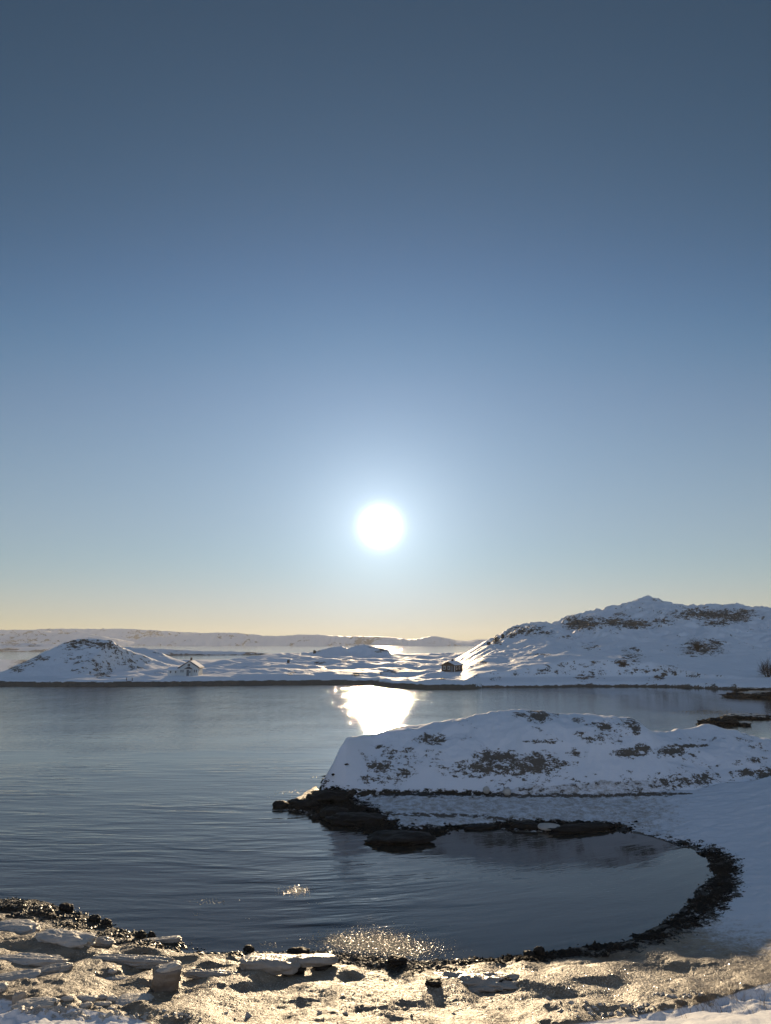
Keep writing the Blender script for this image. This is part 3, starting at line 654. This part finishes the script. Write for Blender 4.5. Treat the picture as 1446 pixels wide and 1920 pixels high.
snowy_rock('cove_rock', 'small snow topped rock awash right of the long dark reef', 1398, 1360, (1.4, .9, .6), 405)
snowy_rock('cove_rock', 'little round rock farthest right in the cove water', 1428, 1348, (1.2, .8, .5), 407)
snowy_rock('rock_islet', 'low black rock point with a white snow hump at the right edge', 1432, 1306, (12, 4, 1.3), 409)
snowy_rock('rock_islet', 'dark weedy rock on the far shore just above the low black point', 1404, 1295, (5.5, 2.5, .9), 411)

# cairn like boulders on the skylines
for u, v, sz, lab in ((930, 1199, (.6, .6, 1.4), 'tall boulder standing on the left skyline of the big hill'), (943, 1194, (.9, .8, 1.6), 'wide blocky boulder beside the tall one on the hill skyline'), (917, 1206, (1.2, .9, 1.0), 'low boulder at the left foot of the skyline boulders'),
     (541, 1240, (.8, .7, 1.2), 'dark boulder alone on the low skyline left of the middle hills'), (590, 1222, (1.0, .8, 1.4), 'small boulder on the crest of the middle hills')):
    p = on_far(u, v+3, 180, 300)
    lump('boulder', 'boulder', lab, p, sz, ROCKDRY, 500+u, 3.5, .25, 3, .2, (0, 0), .4, 2.0)

# two weathered mooring posts at the foot of the left hill
for u, v, lean, lab in ((237, 1277, .06, 'left one of two short dark posts at the foot of the left hill'), (248, 1277, -.08, 'right one of two short dark posts at the foot of the left hill')):
    x, y, z = on_far(u, v, 172, 200); V = []; Fc = []
    for j in range(5):
        h_ = -.3 + j*.26; rr = .11-.01*j
        V += [(lean*h_+rr*math.cos(k_*1.0472)*(1+.12*math.sin(k_*2.3+j)), rr*math.sin(k_*1.0472), h_) for k_ in range(6)]
    for j in range(4):
        for k_ in range(6): Fc.append((j*6+k_, j*6+(k_+1) % 6, j*6+6+(k_+1) % 6, j*6+6+k_))
    Fc.append(tuple(24+k_ for k_ in range(6)))
    tag(mesh_obj('wooden_post', V, Fc, ROCKDRY, loc=(x, y, z), smooth=False), lab, 'post', 'mooring posts by the far shore')
# ------------------------------------------------------------------ scattered stuff
def chunks(name, P, sizes, flat, mat, label, cat, seed, elong=1.0):
    r = np.random.RandomState(seed); n = len(P)
    base = np.array([(1,0,0),(-1,0,0),(0,1,0),(0,-1,0),(0,0,1),(0,0,-1)], float)
    tri = np.array([(0,2,4),(2,1,4),(1,3,4),(3,0,4),(2,0,5),(1,2,5),(3,1,5),(0,3,5)])
    V = base[None]*(.7+.6*r.rand(n, 6, 1)) + .18*r.randn(n, 6, 3)
    V[:, :, 0] *= elong; V[:, :, 2] *= flat
    a = r.rand(n)*6.283; t = (r.rand(n)-.5)*1.1
    ca, sa = np.cos(a)[:, None], np.sin(a)[:, None]; c2, s2 = np.cos(t)[:, None], np.sin(t)[:, None]
    x, z = V[:, :, 0]*c2 - V[:, :, 2]*s2, V[:, :, 0]*s2 + V[:, :, 2]*c2; y = V[:, :, 1]
    V = np.stack([x*ca-y*sa, x*sa+y*ca, z], 2)*np.asarray(sizes)[:, None, None] + P[:, None, :]
    Fc = (tri[None]+6*np.arange(n)[:, None, None]).reshape(-1, 3)
    o = mesh_obj(name, V.reshape(-1, 3), Fc, mat, smooth=False)
    tag(o, label, cat, kind='stuff'); return o
def scatter_px(ells, n, seed, z=None, gauss=.55):
    r = np.random.RandomState(seed); w = np.array([e[2]*e[3]*e[4] for e in ells]); w = w/w.sum()
    k = r.choice(len(ells), n, p=w); E = np.array([e[:4] for e in ells])[k]
    u = E[:, 0]+E[:, 2]*gauss*r.randn(n); v = E[:, 1]+E[:, 3]*gauss*r.randn(n)
    zz = np.zeros(n) if z is not None else np.full(n, .25)
    for _ in range(1 if z is not None else 6):
        yy = -(v-960)/F; dz = st+yy*ct; t = (zz-H)/dz; x = (u-723)/F*t; y = (ct-yy*st)*t
        if z is None:
            g, *_r = near_height(x[:, None], y[:, None]); zz = .4*zz+.6*g[:, 0]
    if z is not None: zz = zz+z
    else: zz = g[:, 0]
    return np.stack([x, y, zz], 1)
WEED = plain('seaweed', (.020, .015, .009), .42, .5)
WEEDK = plain('black_weed', (.014, .011, .008), .75, .15)
WEEDB = plain('brown_weed', (.075, .052, .028), .5, .5)
wright = [(1290,1585,34,7,.5),(1335,1604,26,12,1),(1355,1630,28,20,1),(1350,1662,32,24,1),(1318,1695,36,20,1),(1270,1727,40,15,1),(1210,1755,50,10,1),(1140,1775,55,7,1.2),(1060,1787,60,6,1.3),(985,1796,50,5,1.3),(910,1800,50,5,1)]
wleft = [(10,1692,45,12,1),(60,1706,55,10,.8),(120,1712,55,10,.7),(170,1732,50,9,.8),(230,1752,50,7,.8),(300,1768,60,6,1),(350,1776,28,5,1),(440,1788,90,3,1),(570,1787,60,6,1.2),(640,1791,60,7,1.3),(700,1800,60,10,1.3),(760,1810,60,10,1.3),(800,1812,50,8,1),(850,1802,50,4,1)]
r_ = np.random.RandomState(3)
def clumped(P, seed, thr=.0, keep=.12):
    n = fbm(P[:, 0]*1.6, P[:, 1]*2.6, 3, seed); return P[(n > thr) | (np.random.RandomState(seed).rand(len(P)) < keep)]
P = clumped(scatter_px(wright, 15000, 5, gauss=.47), 65, -.04, .18); P = P[(P[:, 2] > -.06)]
chunks('seaweed', P, .02+.075*r_.rand(len(P))**3, .40, WEEDK, 'black band of wet seaweed and shingle curving round the right of the bay', 'seaweed', 5, 1.5)
P = clumped(scatter_px(wleft, 12000, 6), 66); P = P[(P[:, 2] > -.06)]
chunks('seaweed', P, .025+.06*r_.rand(len(P))**2, .45, WEED, 'broken dark seaweed along the near tide line, left and centre', 'seaweed', 6, 1.5)
P = clumped(scatter_px(wleft, 4000, 8), 67, -.1); P = P[(P[:, 2] > -.06)]
chunks('seaweed', P, .02+.05*r_.rand(len(P))**2, .4, WEEDB, 'paler brown scraps of seaweed mixed into the near tide line', 'seaweed', 8, 1.8)
P = scatter_px([(575,1510,34,8,.8),(620,1508,34,16,1.2),(660,1525,34,12,1),(700,1548,36,12,1),(755,1568,40,12,1),(810,1562,30,7,.6),(900,1551,50,4,.6),(1000,1548,50,6,.8),(1100,1551,55,7,1)], 9000, 10, gauss=.6); P = P[(P[:, 2] > -.06)]
chunks('seaweed', P, .05+.13*r_.rand(len(P))**2.5, .45, WEEDK, 'dark weed and shingle draped over the low tide rocks of the headland', 'seaweed', 10, 1.5)
# glittering slush and weed tips floating by the shore
m, t, pp = newmat('slush'); pp.inputs['Base Color'].default_value = (.50, .39, .23, 1); pp.inputs['Roughness'].default_value = .27
SLUSH = m
sl = [(700,1768,70,22,1.3),(760,1778,60,18,.9),(640,1765,50,16,.5),(555,1670,26,8,.9),(590,1694,14,2,.12),(466,1722,8,2,.12),(500,1772,20,5,.1),(400,1690,30,6,.10),(372,1715,8,2,.1),(545,1486,34,5,.12),(590,1458,16,4,.08),(505,1492,14,4,.06),(1330,1335,60,4,1.0),(1400,1342,60,5,.8)]
P = scatter_px(sl, 15000, 9, z=.003)
chunks('slush', P, (.006+.018*r_.rand(len(P))**2)*(1+np.clip(P[:, 1]-30, 0, 60)/26), .25, SLUSH, 'glittering flakes of slush ice floating on the bay close to shore', 'slush ice', 9, 1.3)
# grains of ice on the frozen beach
m, t, pp = newmat('ice_grains'); pp.inputs['Base Color'].default_value = (.55, .50, .42, 1); pp.inputs['Roughness'].default_value = .18
GRAIN = m
gr = [(700,1860,260,45,1.2),(420,1850,200,40,.8),(980,1850,220,40,1.3),(1150,1850,200,40,1),(1250,1830,150,35,.6),(180,1800,180,50,.5),(60,1890,90,20,.3),(1380,1790,80,40,.4)]
P = scatter_px(gr, 22000, 12); P = P[(P[:, 2] > .12)]
chunks('ice_grains', P, .006+.014*r_.rand(len(P))**3, .6, GRAIN, 'countless sparkling grains of ice on the frozen beach', 'ice grains', 12, 1.2)
P = clumped(scatter_px([(60,1893,110,14,1),(200,1905,110,8,.7),(330,1908,110,6,.5),(1160,1890,110,9,.5),(1270,1868,80,8,.4),(1100,1903,60,6,.4),(600,1905,200,8,.1)], 1000, 13), 68, .02, .05)
chunks('snow_crumbs', P, .025+.07*r_.rand(len(P))**2, .55, ICESNOW, 'crumbled lumps of snow and ice along the bottom of the beach', 'snow crumbs', 13, 1.3)
# dry grass poking out of the snow bank
def grass():
    r = random.Random(21); V = []; Fc = []
    for tuft in range(46):
        u = r.uniform(1268, 1450); v = max(np.interp(u, [1268, 1446], [1885, 1836])+4, r.uniform(1838, 1925))
        x0, y0, z0 = on_ground(u, v)
        for b in range(r.randint(2, 9)):
            x = x0+r.gauss(0, .10); y = y0+r.gauss(0, .10); L = r.uniform(.18, .55); a = r.uniform(0, 6.283); lean = r.uniform(.15, .9); w = .004
            pts = []
            for s_ in range(4):
                q = s_/3; pts.append((x+math.cos(a)*L*lean*q**1.3, y+math.sin(a)*L*lean*q**1.3, z0-.05+L*q*(1-.35*lean*q)))
            px, py = -math.sin(a), math.cos(a); i0 = len(V)
            for j, q in enumerate(pts):
                ww = w*(1-.28*j)
                V += [(q[0]-ww, q[1], q[2]), (q[0]+ww, q[1], q[2]), (q[0], q[1]+ww, q[2])]
            for j in range(3):
                b0 = i0+3*j
                for k_ in range(3): Fc.append((b0+k_, b0+(k_+1) % 3, b0+3+(k_+1) % 3, b0+3+k_))
    tag(mesh_obj('dry_grass', V, Fc, plain('straw', (.16, .11, .06), .7), smooth=False), 'thin dry grass stalks poking through the snow bank at lower right', 'grass', kind='stuff')
grass()

# ------------------------------------------------------------------ bare shrubs
TWIG = plain('bare_twigs', (.035, .024, .020), .8)
def shrub(label, pos, h, w, seed, nst=16):
    r = random.Random(seed); root = empty('shrub', pos); tag(root, label, 'shrub', 'bare winter shrubs on the snowy hill')
    mats = {'stems': ([], []), 'twigs': ([], [])}
    def tube(key, p, q, r0, r1):
        V, Fc = mats[key]; d = (q-p).normalized(); a = d.orthogonal().normalized(); b = d.cross(a); i = len(V)
        for c, rr in ((p, r0), (q, r1)):
            for k_ in range(3):
                t_ = k_*2.094; V.append(tuple(c+a*math.cos(t_)*rr+b*math.sin(t_)*rr))
        for k_ in range(3): Fc.append((i+k_, i+(k_+1) % 3, i+3+(k_+1) % 3, i+3+k_))
    def grow(p, d, L, rad, lev):
        n = 3
        for i in range(n):
            d = (d+Vector((r.gauss(0, .16), r.gauss(0, .16), r.gauss(.03, .10)))).normalized(); q = p+d*L/n
            tube('stems' if lev < 2 else 'twigs', p, q, rad, rad*.8); rad *= .8; p = q
            if lev < 3:
                for _ in range(2):
                    dd = (d+Vector((r.gauss(0, .6), r.gauss(0, .6), r.gauss(0, .4)))).normalized(); grow(p, dd, L*.55, rad*.65, lev+1)
    for i in range(nst):
        a = r.uniform(0, 6.283); s_ = r.uniform(.1, 1)
        d = Vector((math.cos(a)*s_*w/h, math.sin(a)*s_*w/h*.7, 1)).normalized()
        grow(Vector((math.cos(a)*w*.12, math.sin(a)*w*.12, -.2)), d, h*.62*r.uniform(.7, 1), h*.016, 1)
    for key, (V, Fc) in mats.items(): mesh_obj(key, V, Fc, TWIG, parent=root, smooth=False)
    return root
shrub('large bare shrub on the rocky patch high on the right hillside', on_far(1309, 1222), 4.2, 2.0, 1, 18)
shrub('bare shrub by the far shore at the right edge of the picture', on_far(1440, 1278), 4.6, 2.6, 2, 20)
shrub('smallest bare shrub low on the middle of the right hillside', on_far(1167, 1249), 2.2, 1.2, 3, 12)

# ------------------------------------------------------------------ houses
class MB:
    def __init__(s): s.V = []; s.F = []
    def box(s, x0, x1, y0, y1, z0, z1):
        i = len(s.V); s.V += [(x0,y0,z0),(x1,y0,z0),(x1,y1,z0),(x0,y1,z0),(x0,y0,z1),(x1,y0,z1),(x1,y1,z1),(x0,y1,z1)]
        s.F += [tuple(i+k for k in f) for f in ((0,3,2,1),(4,5,6,7),(0,1,5,4),(1,2,6,5),(2,3,7,6),(3,0,4,7))]; return s
    def prism(s, poly, y0, y1, axis='y'):
        n = len(poly); i = len(s.V)
        for y in (y0, y1):
            for a, z in poly: s.V.append((a, y, z) if axis == 'y' else (y, a, z))
        s.F.append(tuple(i+k for k in range(n))); s.F.append(tuple(i+n+k for k in reversed(range(n))))
        for k in range(n): s.F.append((i+k, i+n+k, i+n+(k+1) % n, i+(k+1) % n))
        return s
    def build(s, name, mat, parent, loc=(0, 0, 0)): return mesh_obj(name, s.V, s.F, mat, loc=loc, parent=parent, smooth=False)
WHITEW = plain('white_boards', (.62, .62, .60), .7, .3, .01, 3, .1); TRIM = plain('white_trim', (.75, .75, .73), .6)
ROOFM = plain('dark_roof', (.06, .062, .07), .7); SNOWR = plain('roof_snow', (.8, .82, .86), .8, .2, .03, 2)
GLASS = plain('window_glass', (.02, .025, .03), .08); BRICK = plain('chimney_brick', (.10, .06, .05), .9); BROWN = plain('brown_boards', (.10, .065, .045), .8, .3, .01, 3, .2)
DOORM = plain('grey_door', (.12, .13, .14), .6)
def window(root, x, y, z, w, h):
    f = MB().box(x-w/2, x+w/2, y-.05, y+.02, z, z+h); f = f.build('window', TRIM, root)
    MB().box(x-w/2+.07, x-.02, y-.062, y-.052, z+.07, z+h-.07).box(x+.02, x+w/2-.07, y-.062, y-.052, z+.07, z+h-.07).build('pane', GLASS, f)
def white_house():
    root = empty('white_house', PADS[0][:3], .06); tag(root, 'small white wooden house with pointed gable, chimney and low side wing below the snowy mound', 'house')
    W, E, A, D_ = 2.6, 1.95, 3.75, 6.0
    MB().prism([(-W+.15,-.8),(W-.15,-.8),(W-.15,E),(0,A-.12),(-W+.15,E)], -D_/2, D_/2).build('wall', WHITEW, root)
    rf = MB().prism([(-W-.25,E-.12),(-W-.25,E+.03),(0,A+.06),(0,A-.10)], -D_/2-.3, D_/2+.3).prism([(.004,A-.10),(.004,A+.06),(W+.25,E+.03),(W+.25,E-.12)], -D_/2-.3, D_/2+.3).build('roof', ROOFM, root)
    MB().prism([(.25,A-.085),(.25,A+.06),(W+.10,E+.25),(W+.12,E+.13)], -D_/2+.1, D_/2+.2).build('snow_cover', SNOWR, rf)
    MB().box(-.22, .22, -.6, -.1, A-.4, A+.75).box(-.28, .28, -.66, -.04, A+.75, A+.84).build('chimney', BRICK, rf)
    y = -D_/2-.01
    for x in (-1.95, -1.45, 1.5, 2.0): window(root, x, y, .75, .42, .85)
    window(root, 0, y, 2.35, .8, .7)
    MB().box(-.75, .75, -D_/2-1.1, -D_/2-.012, -.8, 1.75).build('porch', WHITEW, root)
    MB().prism([(-1.0,1.75),(1.0,1.75),(.0,2.3)], -D_/2-1.3, -D_/2-.02).build('porch_roof', ROOFM, root)
    MB().box(-.32, .32, -D_/2-1.14, -D_/2-1.102, -.1, 1.55).build('door', DOORM, root)
    MB().box(.45, .68, -D_/2-1.13, -D_/2-1.102, .7, 1.3).build('window', GLASS, root)
    MB().prism([(-1.7,-.8),(1.3,-.8),(1.3,1.45),(-.2,2.0),(-1.7,1.45)], -5.6, -W+.148, 'x').build('side_wing', WHITEW, root)
    MB().prism([(-1.95,1.36),(-.2,2.02),(-.2,2.14),(-1.95,1.48)], -5.8, -W+.10, 'x').prism([(-.195,2.02),(1.5,1.36),(1.5,1.48),(-.195,2.14)], -5.8, -W+.10, 'x').build('wing_roof', SNOWR, root)
    for x in (-4.9, -3.6): window(root, x, -1.71, .55, .5, .7)
white_house()
def cabin():
    root = empty('brown_cabin', PADS[1][:3], -.50); tag(root, 'brown timber cabin with pale window frames half sunk behind snow left of the big hill', 'cabin')
    W, E, A, D_ = 1.9, 1.75, 2.65, 5.4          # gable faces -Y locally, ridge runs back along +Y
    MB().prism([(-W,-.8),(W,-.8),(W,E),(0,A-.1),(-W,E)], -D_/2, D_/2).build('wall', BROWN, root)
    rf = MB().prism([(-W-.3,E-.16),(-W-.3,E-.02),(0,A+.05),(0,A-.09)], -D_/2-.35, D_/2+.3).prism([(.004,A-.09),(.004,A+.05),(W+.3,E-.02),(W+.3,E-.16)], -D_/2-.35, D_/2+.3).build('roof', ROOFM, root)
    MB().prism([(.1,A+.05),(.1,A+.16),(W+.22,E+.12),(W+.22,E+.025)], -D_/2-.2, D_/2+.2).build('snow_cover', SNOWR, rf)
    MB().box(-.2, .2, .1, .5, A-.2, A+.6).build('chimney', BRICK, rf)
    for x in (-1.1, .2): window(root, x, -D_/2-.01, .55, .62, .95)
    MB().box(.75, 1.45, -D_/2-.05, -D_/2-.012, -.1, 1.5).build('door', DOORM, root)
    for y in (-1.4, .6):
        f = MB().box(W+.002, W+.05, y-.35, y+.35, .6, 1.4).build('window', TRIM, root); MB().box(W+.052, W+.062, y-.28, y+.28, .67, 1.33).build('pane', GLASS, f)
    for x in (-W-.02, W+.0): MB().box(x-.06, x+.07, -D_/2-.06, -D_/2-.003, -.8, E-.18).build('corner_board', TRIM, root)
cabin()

#@@END@@
# ------------------------------------------------------------------ haze
def build_haze():
    m = bpy.data.materials.new('haze_air'); m.use_nodes = True; t = m.node_tree; t.nodes.clear()
    out = N(t, 'ShaderNodeOutputMaterial'); pv = N(t, 'ShaderNodeVolumePrincipled')
    pv.inputs['Color'].default_value = (.93, .95, 1, 1); pv.inputs['Density'].default_value = HAZE; pv.inputs['Anisotropy'].default_value = .3
    t.links.new(pv.outputs[0], out.inputs['Volume'])
    x0, x1, y0, y1, z0, z1 = -7600, 7600, -60, 4700, -12, 85
    V = [(x0,y0,z0),(x1,y0,z0),(x1,y1,z0),(x0,y1,z0),(x0,y0,z1),(x1,y0,z1),(x1,y1,z1),(x0,y1,z1)]
    Fc = [(0,3,2,1),(4,5,6,7),(0,1,5,4),(1,2,6,5),(2,3,7,6),(3,0,4,7)]
    o = mesh_obj('haze', V, Fc, m, smooth=False)
    tag(o, kind='stuff', label='thin pale winter haze lying over the fjord', cat='haze')
HAZE = 0.00008
build_haze()
